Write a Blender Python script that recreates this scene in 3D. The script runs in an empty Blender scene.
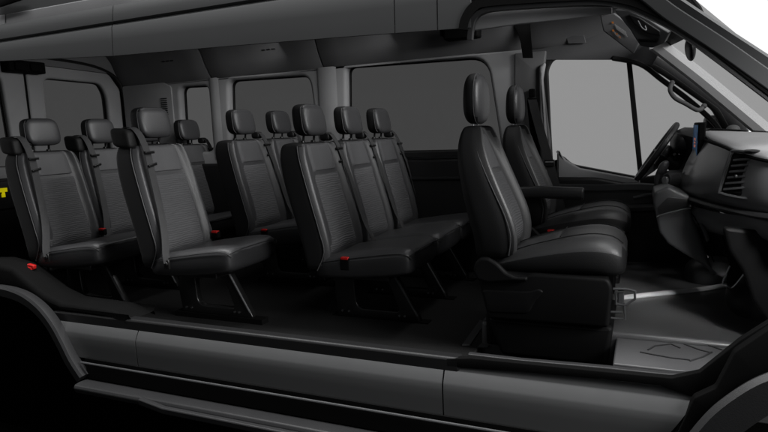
import bpy, bmesh, math, random
from mathutils import Vector, Matrix
R = math.radians
random.seed(4)
S = bpy.context.scene
COL = S.collection

# ------------------------------------------------------------------ camera
CAM = Vector((1.659, -3.148, .985)); FPX = 586.1
yaw, pit, rol = R(23.863), R(-7.946), R(-2.386)
fwd = Vector((-math.sin(yaw)*math.cos(pit), math.cos(yaw)*math.cos(pit), math.sin(pit)))
rgt = fwd.cross(Vector((0, 0, 1))).normalized(); upv = rgt.cross(fwd)
rr = math.cos(rol)*rgt + math.sin(rol)*upv
uu = -math.sin(rol)*rgt + math.cos(rol)*upv
cd = bpy.data.cameras.new('camera'); cam = bpy.data.objects.new('camera', cd); COL.objects.link(cam)
cam.matrix_world = Matrix(((rr.x, uu.x, -fwd.x, CAM.x), (rr.y, uu.y, -fwd.y, CAM.y), (rr.z, uu.z, -fwd.z, CAM.z), (0, 0, 0, 1)))
cd.sensor_width = 36; cd.lens = FPX/768*36; cd.clip_start = .05; cd.clip_end = 200
S.camera = cam
# ------------------------------------------------------------------ world, lamps, exposure
w = bpy.data.worlds.new('World'); S.world = w; w.use_nodes = True
w.node_tree.nodes['Background'].inputs[0].default_value = (.95, .98, 1, 1)
w.node_tree.nodes['Background'].inputs[1].default_value = .10
def lamp(name, loc, target, size, energy, sy=None, col=(1, 1, 1)):
    l = bpy.data.lights.new(name, 'AREA'); l.energy = energy; l.color = col
    l.shape = 'RECTANGLE'; l.size = size; l.size_y = sy or size
    o = bpy.data.objects.new(name, l); COL.objects.link(o); o.location = loc
    o.rotation_euler = (Vector(target)-Vector(loc)).to_track_quat('-Z', 'Y').to_euler()
    return o
lamp('studio_lamp_front', (4.8, -1.5, 2.4), (0.0, .3, .8), 1.8, 200, 1.4)
lamp('studio_lamp_top', (.2, -1.25, 4.3), (.2, -1.15, .3), 6.5, 290, .45)
for lx in (.95, .05, -.85): lamp('added_fill_ceiling', (lx, .05, 1.70), (lx-1.0, .05, .75), 1.3, 3.0, .22).data.spread = R(120)  # unseen fill strips added under the roof to brighten the backrest fronts
fl_ = lamp('added_fill_footwell', (2.7, -2.5, 2.1), (1.95, .1, .12), .5, 2.6); fl_.data.spread = R(24)  # added out-of-view fill, narrowed onto the cab floor to lift it
S.view_settings.view_transform = 'Standard'; S.view_settings.look = 'None'
S.view_settings.exposure = 0; S.view_settings.gamma = 1

# ------------------------------------------------------------------ helpers
def on(u, v, ax, val):
    """point of a surveyed feature on the plane ax=val (metres)"""
    d = (u-384)/FPX*rr - (v-216)/FPX*uu + fwd
    i = 'xyz'.index(ax); return CAM + d*((val-CAM[i])/d[i])
def onY(pts, y): return [on(u, v, 'y', y) for u, v in pts]
def link(name, me, parent=None, mat=None, loc=None):
    o = bpy.data.objects.new(name, me); COL.objects.link(o)
    if mat and not len(me.materials): me.materials.append(mat)
    if parent: o.parent = parent; o.matrix_parent_inverse = Matrix.Identity(4)
    if loc: o.location = loc
    return o
def thing(name, label, cat, loc=(0, 0, 0), group=None, rz=0):
    o = bpy.data.objects.new(name, None); COL.objects.link(o); o.location = loc; o.rotation_euler = (0, 0, rz)
    o.empty_display_size = .1
    o['label'] = label; o['category'] = cat
    if group: o['group'] = group
    return o
def smooth(me, ang=40):
    for p in me.polygons: p.use_smooth = True
    try: me.set_sharp_from_angle(angle=R(ang))
    except Exception: pass
def part(name, bm, parent, mat, bev=0, sub=0, ang=40, seg=2):
    """bm is in the parent's local space when parent sits at its own origin"""
    bmesh.ops.recalc_face_normals(bm, faces=bm.faces[:])
    me = bpy.data.meshes.new(name); bm.to_mesh(me); bm.free(); smooth(me, 180 if sub else ang)
    o = link(name, me, parent, mat)
    if bev:
        m = o.modifiers.new('b', 'BEVEL'); m.width = bev; m.segments = seg; m.limit_method = 'ANGLE'; m.angle_limit = R(35)
        m.harden_normals = False
    if sub:
        m = o.modifiers.new('s', 'SUBSURF'); m.levels = m.render_levels = sub
    return o
def rel(parent, p):
    q = Vector(p); b = parent
    while b is not None: q = q - b.location; b = b.parent
    return q
def add_box(bm, a, b, rot=None):
    a = Vector(a); b = Vector(b); c = (a+b)/2; s = b-a
    M = Matrix.Translation(c) @ (rot.to_4x4() if rot else Matrix.Identity(4)) @ Matrix.Diagonal((abs(s.x), abs(s.y), abs(s.z), 1))
    return bmesh.ops.create_cube(bm, size=1, matrix=M)['verts']
def add_cyl(bm, p, q, r1, r2=None, n=20):
    p = Vector(p); q = Vector(q); d = q-p; r2 = r1 if r2 is None else r2
    M = Matrix.Translation((p+q)/2) @ d.to_track_quat('Z', 'Y').to_matrix().to_4x4()
    bmesh.ops.create_cone(bm, cap_ends=True, segments=n, radius1=r1, radius2=r2, depth=d.length, matrix=M)
def catmull(P, n=6, closed=False):
    P = [Vector(p) for p in P]; out = []; N = len(P)
    for i in range(N if closed else N-1):
        g = (lambda k: P[k % N]) if closed else (lambda k: P[max(0, min(N-1, k))])
        a, b, c, d = g(i-1), g(i), g(i+1), g(i+2)
        for k in range(n):
            t = k/n
            out.append(.5*((2*b)+(c-a)*t+(2*a-5*b+4*c-d)*t*t+(3*b-a-3*c+d)*t**3))
    if not closed: out.append(P[-1])
    return out
def add_sweep(bm, path, prof, up=Vector((0, 1, 0)), closed=False, cap=True):
    """prof: list of (a, b): a along side vector (tangent x up), b along up"""
    P = [Vector(p) for p in path]; N = len(P); rings = []
    for i, p in enumerate(P):
        if closed: t = P[(i+1) % N]-P[i-1]
        else: t = P[min(i+1, N-1)]-P[max(i-1, 0)]
        t.normalize(); s = t.cross(up).normalized(); u2 = s.cross(t).normalized()
        rings.append([bm.verts.new(p+s*a+u2*b) for a, b in prof])
    M = len(prof)
    for i in range(N if closed else N-1):
        A = rings[i]; B = rings[(i+1) % N]
        for k in range(M): bm.faces.new((A[k], A[(k+1) % M], B[(k+1) % M], B[k]))
    if not closed and cap: bm.faces.new(rings[0][::-1]); bm.faces.new(rings[-1])
def circ(r, n=10, e=1): return [(r*math.cos(2*math.pi*k/n), e*r*math.sin(2*math.pi*k/n)) for k in range(n)]
def rect(wd, h): return [(-wd/2, -h/2), (wd/2, -h/2), (wd/2, h/2), (-wd/2, h/2)]
def rounded(poly, r, n=6):
    """fillet the corners of a 2D polygon; r a number or a list"""
    out = []; N = len(poly)
    for i in range(N):
        p = Vector(poly[i]).to_2d(); a = Vector(poly[i-1]).to_2d()-p; b = Vector(poly[(i+1) % N]).to_2d()-p
        ri = r[i] if isinstance(r, (list, tuple)) else r
        if ri <= 0: out.append(tuple(p)); continue
        ri = min(ri, a.length*.49, b.length*.49); A = p+a.normalized()*ri; B = p+b.normalized()*ri
        for k in range(n+1):
            t = k/n; q = A*(1-t)**2+p*2*t*(1-t)+B*t*t; out.append((q.x, q.y))
    return out
def plate(name, outer, holes, y0, y1, mat, parent, bev=.0, axis='y', xf=None, seg=3):
    """a sheet with holes, outline in (x,z) [axis y] or (y,z) [axis x] or (x,y) [axis z], between y0 and y1, softened edges"""
    bm = bmesh.new()
    def P3(a, b, c):
        v = Vector((a, c, b)) if axis == 'y' else (Vector((c, a, b)) if axis == 'x' else Vector((a, b, c)))
        return xf(v) if xf else v
    def clean(pl):
        out = []
        for p in pl:
            if not out or math.hypot(p[0]-out[-1][0], p[1]-out[-1][1]) > 1e-4: out.append(p)
        if math.hypot(out[0][0]-out[-1][0], out[0][1]-out[-1][1]) < 1e-4: out.pop()
        return out
    def area(pl): return sum(a[0]*b[1]-b[0]*a[1] for a, b in zip(pl, pl[1:]+pl[:1]))/2
    def inset(pl, d):
        out = []; n = len(pl)
        for k in range(n):
            p = Vector(pl[k]); a = (p-Vector(pl[k-1])).normalized(); b = (Vector(pl[(k+1) % n])-p).normalized()
            na = Vector((-a.y, a.x)); nb = Vector((-b.y, b.x)); m = na+nb
            if m.length < 1e-3: m = na
            m.normalize(); c = max(.5, m.dot(na)); q = p+m*d/c; out.append((q.x, q.y))
        return out
    sg = 1 if y1 > y0 else -1; bev = min(bev, abs(y1-y0)*.48)
    lv = [(0, y0), (0, y1)] if bev <= 0 else [(bev*(1-math.sin(t)), y0+sg*bev*(1-math.cos(t))) for t in [math.pi/2*k/seg for k in range(seg+1)]]+[(bev*(1-math.cos(t)), y1-sg*bev*(1-math.sin(t))) for t in [math.pi/2*k/seg for k in range(seg+1)]]
    caps = [[], []]
    for idx, pl in enumerate([outer]+list(holes)):
        pl = clean([(p[0], p[1]) for p in pl])
        if (area(pl) > 0) != (idx == 0): pl = pl[::-1]
        rings = [[bm.verts.new(P3(q[0], q[1], h)) for q in inset(pl, d)] for d, h in lv]
        n = len(pl)
        for A, B in zip(rings, rings[1:]):
            for k in range(n): bm.faces.new((A[k], A[(k+1) % n], B[(k+1) % n], B[k]))
        for c, rg in ((0, rings[0]), (1, rings[-1])):
            for k in range(n): caps[c].append(bm.edges.get((rg[k-1], rg[k])))
    for c in caps: bmesh.ops.triangle_fill(bm, use_beauty=True, use_dissolve=False, edges=c)
    return part(name, bm, parent, mat, ang=35)
def xz(pts, y): return [(p.x, p.z) for p in onY(pts, y)]

# ------------------------------------------------------------------ materials
def mat(name, col, rough=.5, bump=0, scale=60, spec=.5, metal=0, var=.15, coat=0, detail=4, stretch=(1, 1, 1), emit=None):
    m = bpy.data.materials.new(name); m.use_nodes = True; nt = m.node_tree; b = nt.nodes['Principled BSDF']
    b.inputs['Roughness'].default_value = rough; b.inputs['Metallic'].default_value = metal
    b.inputs['Specular IOR Level'].default_value = spec; b.inputs['Coat Weight'].default_value = coat
    b.inputs['Coat Roughness'].default_value = .15
    tc = nt.nodes.new('ShaderNodeTexCoord'); mp = nt.nodes.new('ShaderNodeMapping'); mp.inputs['Scale'].default_value = stretch
    nt.links.new(tc.outputs['Object'], mp.inputs[0])
    n = nt.nodes.new('ShaderNodeTexNoise'); n.inputs['Scale'].default_value = scale; n.inputs['Detail'].default_value = detail
    nt.links.new(mp.outputs[0], n.inputs['Vector'])
    n2 = nt.nodes.new('ShaderNodeTexNoise'); n2.inputs['Scale'].default_value = 5; nt.links.new(mp.outputs[0], n2.inputs['Vector'])
    mx = nt.nodes.new('ShaderNodeMix'); mx.data_type = 'RGBA'
    mx.inputs[6].default_value = (*[c*(1-var) for c in col], 1); mx.inputs[7].default_value = (*[c*(1+var) for c in col], 1)
    nt.links.new(n2.outputs[0], mx.inputs[0]); nt.links.new(mx.outputs[2], b.inputs['Base Color'])
    rm = nt.nodes.new('ShaderNodeMapRange'); rm.inputs[3].default_value = max(0, rough-.06); rm.inputs[4].default_value = min(1, rough+.08)
    nt.links.new(n.outputs[0], rm.inputs[0]); nt.links.new(rm.outputs[0], b.inputs['Roughness'])
    if bump:
        bp = nt.nodes.new('ShaderNodeBump'); bp.inputs['Strength'].default_value = bump; bp.inputs['Distance'].default_value = .002
        nt.links.new(n.outputs[0], bp.inputs['Height']); nt.links.new(bp.outputs[0], b.inputs['Normal'])
    if emit: b.inputs['Emission Color'].default_value = (*emit, 1); b.inputs['Emission Strength'].default_value = 1
    return m
def glass_mat(name, t, rough=.0, refl=.04):
    m = bpy.data.materials.new(name); m.use_nodes = True; nt = m.node_tree; nt.nodes.clear()
    o = nt.nodes.new('ShaderNodeOutputMaterial'); tr = nt.nodes.new('ShaderNodeBsdfTransparent'); tr.inputs[0].default_value = (t, t, t, 1)
    g = nt.nodes.new('ShaderNodeBsdfGlossy'); g.inputs['Roughness'].default_value = rough+.02
    mx = nt.nodes.new('ShaderNodeMixShader'); mx.inputs[0].default_value = refl
    nt.links.new(tr.outputs[0], mx.inputs[1]); nt.links.new(g.outputs[0], mx.inputs[2]); nt.links.new(mx.outputs[0], o.inputs[0])
    return m
M = {}
M['vinyl'] = mat('black_vinyl', (.020, .020, .021), .40, .35, 260, .45)
M['vinyl_side'] = mat('matt_black_vinyl', (.009, .009, .0095), .55, .3, 260, .35)
M['insert'] = mat('dark_grey_insert', (.085, .085, .088), .5, .3, 260, .35)
M['front_leather'] = mat('black_leather', (.048, .048, .049), .40, .35, 240, .5)
M['leather'] = mat('grey_black_leather', (.045, .045, .047), .38, .35, 240, .5)
M['plastic'] = mat('black_plastic', (.010, .010, .0105), .45, .15, 300, .4)
M['plastic_grey'] = mat('dark_grey_plastic', (.06, .061, .063), .42, .2, 300, .4)
M['trim'] = mat('grey_interior_trim', (.30, .30, .305), .6, .1, 200, .35)
M['trim_light'] = mat('pale_grey_trim', (.75, .75, .755), .5, .1, 200, .4)
M['lining'] = mat('charcoal_headlining', (.15, .15, .153), .9, .2, 400, .15)
M['lining_dark'] = mat('charcoal_header_lining', (.10, .10, .103), .9, .2, 400, .15)
M['visor'] = mat('grey_visor_vinyl', (.14, .14, .143), .6, .15, 300, .3)
M['pillar'] = mat('mid_grey_pillar_trim', (.12, .12, .122), .6, .1, 200, .35)
M['step'] = mat('dark_step_plastic', (.024, .024, .025), .45, .2, 300, .4)
M['bead'] = mat('pale_bead_highlight', (.6, .6, .605), .35, .1, 200, .5)
M['paint'] = mat('grey_metallic_paint', (.084, .085, .086), .38, 0, 20, .5, metal=.0, var=.03, coat=.25)
M['paint_roof'] = mat('roof_paint', (.045, .046, .047), .62, 0, 20, .3, var=.03)
M['rubber'] = mat('black_rubber', (.006, .006, .006), .6, .1, 200, .3)
M['black'] = mat('flat_black', (.003, .003, .003), .8, 0, 50, .1)
M['floor'] = mat('black_rubber_floor', (.012, .012, .012), .55, .25, 150, .35)
M['cabfloor'] = mat('grey_rubber_floor', (.075, .075, .077), .30, .10, 160, .5)
M['steel'] = mat('brushed_steel', (.45, .45, .46), .28, .1, 300, .5, metal=1)
M['darkmetal'] = mat('black_painted_steel', (.008, .008, .008), .3, .05, 100, .5)
M['base'] = mat('matt_black_seat_base', (.004, .004, .0042), .55, .15, 300, .16)
M['belt'] = mat('seat_belt_webbing', (.045, .045, .046), .5, .6, 500, .3, stretch=(1, 1, 4))
M['red'] = mat('red_plastic', (.5, .012, .01), .4, 0, 50, .4)
M['yellow'] = mat('yellow_mark_added_glow', (.7, .62, .02), .5, 0, 50, .4, emit=(.32, .28, .0))  # small emission added so the yellow stays bright in the dim rear
M['orange'] = mat('orange_print', (.6, .2, .03), .5)
M['white_print'] = mat('pale_print', (.35, .35, .35), .5)
M['piping'] = mat('grey_stitching', (.075, .075, .077), .55, .4, 600, .3)
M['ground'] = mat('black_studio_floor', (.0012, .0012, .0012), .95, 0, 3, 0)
M['decor'] = mat('satin_grey_decor', (.11, .111, .114), .30, .05, 300, .5, coat=.3)
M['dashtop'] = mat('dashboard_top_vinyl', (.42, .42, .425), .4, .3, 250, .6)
M['glass_rear'] = glass_mat('dark_privacy_glass', .222, refl=.008)
M['glass_rear_light'] = glass_mat('grey_privacy_glass', .27, refl=.008)
M['glass_front'] = glass_mat('tinted_door_glass', .52, refl=.008)
M['glass_screen'] = glass_mat('windscreen_glass', .30, refl=.03)
def fabric():
    m = mat('ribbed_seat_fabric', (.085, .085, .088), .8, 0, 200, .25); nt = m.node_tree; b = nt.nodes['Principled BSDF']
    tc = nt.nodes.new('ShaderNodeTexCoord'); mp = nt.nodes.new('ShaderNodeMapping'); mp.inputs['Scale'].default_value = (.6, .35, 1)
    nt.links.new(tc.outputs['Object'], mp.inputs[0])
    wv = nt.nodes.new('ShaderNodeTexWave'); wv.wave_type = 'BANDS'; wv.bands_direction = 'Z'; wv.inputs['Scale'].default_value = 27
    wv.inputs['Distortion'].default_value = 5.0; wv.inputs['Detail'].default_value = 2; wv.inputs['Detail Scale'].default_value = 1.2
    nt.links.new(mp.outputs[0], wv.inputs[0])
    bp = nt.nodes.new('ShaderNodeBump'); bp.inputs['Strength'].default_value = .55; bp.inputs['Distance'].default_value = .0035
    nt.links.new(wv.outputs[1], bp.inputs['Height']); nt.links.new(bp.outputs[0], b.inputs['Normal'])
    return m
M['fabric'] = fabric()
em = bpy.data.materials.new('white_studio_wall'); em.use_nodes = True; nt = em.node_tree; nt.nodes.clear()
o_ = nt.nodes.new('ShaderNodeOutputMaterial'); e_ = nt.nodes.new('ShaderNodeEmission'); e_.inputs[1].default_value = 1.05
nt.links.new(e_.outputs[0], o_.inputs[0]); M['backdrop'] = em

# ------------------------------------------------------------------ setting
GZ = -.72
bm = bmesh.new(); add_box(bm, (-30, -30, GZ-.1), (30, 30, GZ)); g = part('ground', bm, None, M['ground']); g['kind'] = 'structure'
bm = bmesh.new(); path = []
for k in range(41):
    a = R(-28+ (200+28)*k/40); path.append((8*math.cos(a), 8*math.sin(a), 0))
lo = [bm.verts.new((x, y, GZ+.004)) for x, y, _ in path]; hi = [bm.verts.new((x, y, 14)) for x, y, _ in path]
for k in range(40): bm.faces.new((lo[k], lo[k+1], hi[k+1], hi[k]))
b_ = part('backdrop', bm, None, M['backdrop']); b_['kind'] = 'structure'

# ------------------------------------------------------------------ van body
van = thing('passenger_van', 'dark grey passenger van cut open along its near side to show the seats', 'van')
V = van
# floor
bm = bmesh.new(); add_box(bm, (-2.6, -.93, -.06), (.99, .90, 0)); fl = part('floor', bm, V, M['floor'], bev=.004)
bm = bmesh.new()   # sills / cutaway edge, black
add_box(bm, (-1.45, -.965, -.02), (1.0, -.90, .075)); part('sill_edge', bm, V, M['plastic'], bev=.012)
# cab floor: raised mat, step well
bm = bmesh.new()
add_box(bm, (.995, -.60, -.06), (2.5, .86, .12))
part('cab_floor', bm, V, M['cabfloor'], bev=.02, seg=3)
bm = bmesh.new(); add_box(bm, (1.575, -.895, -.06), (2.12, -.603, .10))
step = part('step_well', bm, V, M['cabfloor'], bev=.006)
# raised pattern lines moulded into the step mat
bm = bmesh.new()
for pts in [[(648, 350), (655, 346), (671, 344), (680, 348)], [(640, 352), (655, 355), (672, 358), (690, 360)], [(684, 344), (700, 350), (712, 353)],
            [(690, 361), (703, 357), (712, 352)], [(705, 344), (722, 350)]]:
    P = [on(u, v, 'z', .1015) for u, v in pts]
    add_sweep(bm, P, rect(.006, .004), up=Vector((0, 0, 1)))
part('mat_ridge', bm, step, M['step'])
bm = bmesh.new()   # long bead on the cab floor, its highlight painted in as a pale colour
add_sweep(bm, catmull([on(u, v, 'z', .125) for u, v in [(622, 298), (660, 294), (700, 290), (735, 284)]], 4), circ(.02, 10, .7), up=Vector((0, 0, 1)))
part('floor_bead', bm, V, M['bead'])
# door step trims
def ribbon(name, pts, y, prof, m, parent=V, n=5, closed=False):
    bm = bmesh.new(); add_sweep(bm, catmull(onY(pts, y) if not isinstance(y, list) else [on(u, v, 'y', yy) for (u, v), yy in zip(pts, y)], n, closed), prof, closed=closed)
    return part(name, bm, parent, m)
def slab(name, top, bot, y0, y1, m, bev=.01, parent=V, axis='y'):
    return plate(name, rounded(xz(top+bot[::-1], y0), 0), [], y0, y1, m, parent, bev)
slab('door_sill', [(468, 354), (520, 360), (600, 367), (668, 374), (697, 374)], [(468, 357), (520, 366), (600, 377), (640, 383), (672, 384)], -.93, -.90, M['step'], .006)
slab('sill_edge', [(446, 359), (470, 358), (600, 371), (672, 378), (700, 372), (740, 340), (775, 318)], [(446, 367), (520, 372), (600, 379), (660, 386), (692, 397), (715, 392), (775, 370)], -.965, -.935, M['black'], .004)

# near lower body panels: bright rounded shoulder, flat face
def body_panel(name, x0, x1, endcurve=None):
    """shoulder profile in (y,z) swept along x; endcurve(x, z) trims"""
    prof = [(-.93, .051), (-.942, .049), (-.952, .036), (-.971, .010), (-.9895, -.0225), (-.9925, -.032), (-.9945, -.060), (-.994, -.10), (-.991, -.168), (-.975, -.172)]
    bm = bmesh.new(); n = 24; rows = []
    for k in range(n+1):
        t = k/n
        row = []
        for y, z in prof:
            x = x0+(x1-x0)*t
            if endcurve: x = endcurve(x, y, z, t)
            row.append(bm.verts.new((x, y, z)))
        rows.append(row)
    for k in range(n):
        for j in range(len(prof)-1): bm.faces.new((rows[k][j], rows[k][j+1], rows[k+1][j+1], rows[k+1][j]))
    for r_ in (rows[0], rows[-1]): bm.faces.new(r_)
    return part(name, bm, V, M['paint'], ang=22)
def rear_end(x, y, z, t):      # follows the wheel arch on its rear side
    xs = -1.415+ (0.05-z)*.95 - (0.05-z)**2*.9
    return xs+(-.7435-xs)*t
def front_end(x, y, z, t):
    xe = 1.83 if z > .03 else 1.845 - (.03-z)*.62 if z > -.5 else 1.7
    return .9375+(xe-.9375)*t
body_panel('rear_quarter_panel', -1.4, -.7435, rear_end)
body_panel('sliding_door_panel', -.7365, .9305)
body_panel('front_door_panel', .9375, 1.84, front_end)
bm = bmesh.new(); add_box(bm, (-1.12, -1.0, -.28), (1.75, -.90, -.165)); part('rocker_recess', bm, V, M['black'])
bm = bmesh.new(); add_sweep(bm, [(-1.13, -1.02, -.182), (1.7, -1.02, -.182)], circ(.006, 8), up=Vector((0, 1, 0))); part('rocker_trim', bm, V, M['plastic_grey'])
# running board
bm = bmesh.new()
add_sweep(bm, [(-1.11, -1.06, -.295), (1.75, -1.06, -.295)], [(-.028, -.03), (.0, -.04), (.018, -.03), (.022, .0), (.018, .05), (-.028, .05)], up=Vector((0, 1, 0)))
rb = part('running_board', bm, V, M['step'], bev=.006)
bm = bmesh.new(); add_sweep(bm, [(-.62, -1.11, -.285), (-.45, -1.125, -.30), (1.7, -1.125, -.305)], [(-.02, -.01), (.014, -.012), (.016, .015), (-.01, .02)], up=Vector((0, 1, 0)))
part('step_tread', bm, rb, M['step'], bev=.006)
# wheel arches
archp = [(-40, 296), (-20, 290.5), (0, 289.5), (14, 292), (28, 298), (42, 309), (54, 324), (64, 342), (73, 360), (84, 377)]
bm = bmesh.new(); add_sweep(bm, catmull(onY(archp, -1.015), 5), [(-.03, -.03), (.016, -.036), (.028, -.026), (.03, .0), (.018, .03), (-.03, .03)], up=Vector((0, 1, 0)))
part('wheel_arch_flare', bm, V, M['step'])
archf = [(684, 470), (700, 446), (722, 420), (745, 402), (768, 389), (800, 378)]
bm = bmesh.new(); add_sweep(bm, catmull(onY(archf, -1.015), 5), [(-.05, -.05), (.045, -.05), (.06, -.03), (.05, .0), (.0, .03), (-.05, .03)], up=Vector((0, 1, 0)))
part('wheel_arch_flare', bm, V, M['step'])
# rear wheel housing between floor and arch (dark, rounded)
hous = [(-60, 262), (-10, 262), (12, 268), (30, 283), (44, 294), (62, 303), (110, 310), (132, 320), (60, 311), (48, 312), (36, 300), (22, 293), (0, 287), (-60, 290)]
plate('wheel_housing', rounded(xz(hous, -.955), .01), [], -.965, -.78, M['black'], V, .03, seg=5)
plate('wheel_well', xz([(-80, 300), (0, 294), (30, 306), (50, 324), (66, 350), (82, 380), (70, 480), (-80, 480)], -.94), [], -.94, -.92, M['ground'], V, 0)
# front body side, black, between sill and front arch
plate('front_body_cut', rounded(xz([(694, 398), (716, 388), (735, 352), (775, 325), (830, 330), (830, 376), (768, 386), (740, 399), (715, 420), (700, 440), (672, 470), (660, 470)], -1.0), .01), [], -1.0, -.96, M['black'], V, .005)

# ---- far side wall with windows
def win(pts, y): return xz(pts, y)
YW = .85
quarter = rounded([(-1.97, .90), (-1.645, .90), (-1.645, 1.445), (-1.95, 1.455)], .06)
w1 = rounded([(-1.475, .86), (-.62, .86), (-.675, 1.455), (-1.435, 1.47)], [.06, .06, .09, .06])
w2 = rounded([(-.385, .855), (.79, .845), (.70, 1.47), (-.355, 1.49)], [.05, .05, .13, .05])
outer = [(-2.6, 0.0), (1.0, 0.0), (1.0, 1.51), (-2.6, 1.51)]
grow = lambda pl, d: [((x-cx)*(1+d/abs(sx)), (z-cz)*(1+d/abs(sz))) for x, z in pl]
def off(pl, d):
    cx = (min(p[0] for p in pl)+max(p[0] for p in pl))/2; cz = (min(p[1] for p in pl)+max(p[1] for p in pl))/2
    sx = max(p[0] for p in pl)-cx; sz = max(p[1] for p in pl)-cz
    return [(cx+(x-cx)*(sx+d)/sx, cz+(z-cz)*(sz+d)/sz) for x, z in pl]
plate('side_wall', outer, [off(quarter, .0), off(w1, .0), off(w2, .0)], .82, .90, M['trim'], V, .028, seg=4)
for nm, pl, gm in (('rear_quarter_window', quarter, 'glass_rear_light'), ('side_window', w1, 'glass_rear'), ('side_window', w2, 'glass_rear')):
    fr = plate(nm, off(pl, .03), [off(pl, -.008)], .885, .905, M['rubber'], V, .003)
    plate('pane', off(pl, .02), [], .893, .898, M[gm], fr)
# dark lower trim of the wall (two door-card like bands)
bm = bmesh.new(); add_box(bm, (-2.59, .775, .0), (1.0, .818, .80)); part('lower_wall_trim', bm, V, M['plastic'], bev=.02, seg=3)
bm = bmesh.new(); add_sweep(bm, [(-.42, .80, .835), (.98, .80, .835)], [(-.02, -.03), (.012, -.03), (.02, -.01), (.012, .02), (-.02, .02)], up=Vector((0, 1, 0)))
add_sweep(bm, [(-.42, .775, .66), (.98, .775, .66)], circ(.014, 8), up=Vector((0, 1, 0)))
part('wall_ledge', bm, V, M['plastic'])
# pillars (slightly proud, pale edge towards the light)
def pillar(x0, x1, m='trim', y=.80, x0t=None, x1t=None):
    bm = bmesh.new(); x0t = x0 if x0t is None else x0t; x1t = x1 if x1t is None else x1t
    secs = []
    for t in (0, .3, .6, .85, 1):
        z = .84+(1.50-.84)*t; a = x0+(x0t-x0)*t; b = x1+(x1t-x1)*t; yy = y
        secs.append([bm.verts.new(p) for p in ((a, .825, z), (a+.012, yy+.01, z), (a+.03, yy, z), (b-.075, yy, z), (b-.045, yy+.012, z), (b, .832, z))])
    for A, B in zip(secs, secs[1:]):
        for k in range(5): bm.faces.new((A[k], A[k+1], B[k+1], B[k]))
    return part('pillar', bm, V, M[m], ang=70)
pillar(-1.635, -1.485, y=.808); pillar(-.61, -.40, y=.806)
# header / headlining: far side slope and corner, with three panels
def hl_sec(x):
    return [(x, .83, 1.485), (x, .815, 1.50), (x, .79, 1.53), (x, .745, 1.60), (x, .705, 1.69), (x, .66, 1.745), (x, .55, 1.775), (x, .2, 1.80), (x, -.3, 1.80), (x, -.7, 1.78), (x, -.86, 1.72), (x, -.875, 1.60)]
def headlining(x0, x1, name='headlining_panel'):
    bm = bmesh.new(); secs = []
    n = max(2, int((x1-x0)/.15))
    for k in range(n+1):
        x = x0+(x1-x0)*k/n
        drop = max(0, (x-.6))*.10
        secs.append([bm.verts.new((a, b, c-drop*(1 if j > 3 else (.3*j/3)))) for j, (a, b, c) in enumerate(hl_sec(x))])
    for A, B in zip(secs, secs[1:]):
        for k in range(len(A)-1): bm.faces.new((A[k], A[k+1], B[k+1], B[k]))
    o = part(name, bm, V, M['lining']); m = o.modifiers.new('t', 'SOLIDIFY'); m.thickness = .02; m.offset = 1
    m2 = o.modifiers.new('b', 'BEVEL'); m2.width = .006; m2.segments = 2; m2.limit_method = 'ANGLE'
    e = o.modifiers.new('e', 'EDGE_SPLIT'); e.split_angle = R(35)
    return o
headlining(-2.62, -1.60); headlining(-1.592, -.545); headlining(-.537, .93); headlining(.938, 1.72)
bm = bmesh.new(); add_box(bm, (-2.7, -.86, 1.83), (1.7, .9, 1.85)); part('roof_skin', bm, V, M['paint_roof'])
for x in (-2.02, -1.02):    # lamps in the lining
    bm = bmesh.new(); R_ = Matrix.Rotation(R(60), 3, 'X')
    for k in range(3): add_box(bm, (x+k*.045, .715, 1.655), (x+.038+k*.045, .745, 1.675), R_)
    part('lining_lamp', bm, V, M['plastic'], bev=.004)
# dark bracket hanging where lining meets the cut (above the front row)
bm = bmesh.new(); add_box(bm, (.47, .60, 1.57), (.70, .70, 1.65)); add_box(bm, (.44, .62, 1.60), (.475, .69, 1.66)); part('roof_bracket', bm, V, M['black'], bev=.012)

# ---- B pillar and driver's door (far side)
bm = bmesh.new()
plate('b_pillar', rounded([(.875, .0), (1.10, .0), (1.11, .9), (1.065, 1.3), (1.09, 1.47), (.89, 1.47), (.885, .9)], .01), [], .80, .86, M['pillar'], V, .006)
plate('b_pillar_edge', rounded(xz([(539, 66), (546, 62), (543, 80), (549, 165), (546, 190), (540, 190)], .79), .02), [], .775, .82, M['trim'], V, .015)
dglass = [(1.115, .72), (1.10, 1.0), (1.085, 1.36), (1.12, 1.425), (1.35, 1.42), (1.58, 1.385), (1.76, 1.28), (2.04, 1.05), (2.10, .93), (2.04, .70), (1.66, .645), (1.40, .70), (1.24, .735), (1.17, .80)]
fr_outer = [(1.04, .62), (1.03, 1.40), (1.06, 1.49), (1.38, 1.50), (1.62, 1.47), (1.84, 1.315), (2.2, 1.05), (2.3, .60), (2.3, .0), (1.04, .0)]
dd = plate('driver_door', rounded(fr_outer, .03), [rounded(dglass, .03)], .865, .91, M['plastic'], V, .01)
wf = plate('window', rounded(off(dglass, .04), .03), [rounded(off(dglass, -.004), .03)], .852, .918, M['rubber'], dd, .004)
plate('pane', rounded(off(dglass, .015), .03), [], .897, .902, M['glass_front'], dd)
bm = bmesh.new(); add_sweep(bm, onY([(629, 61), (634, 110), (641, 178)], .88), rect(.03, .035)); part('window_divider', bm, dd, M['rubber'], bev=.004)
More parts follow.
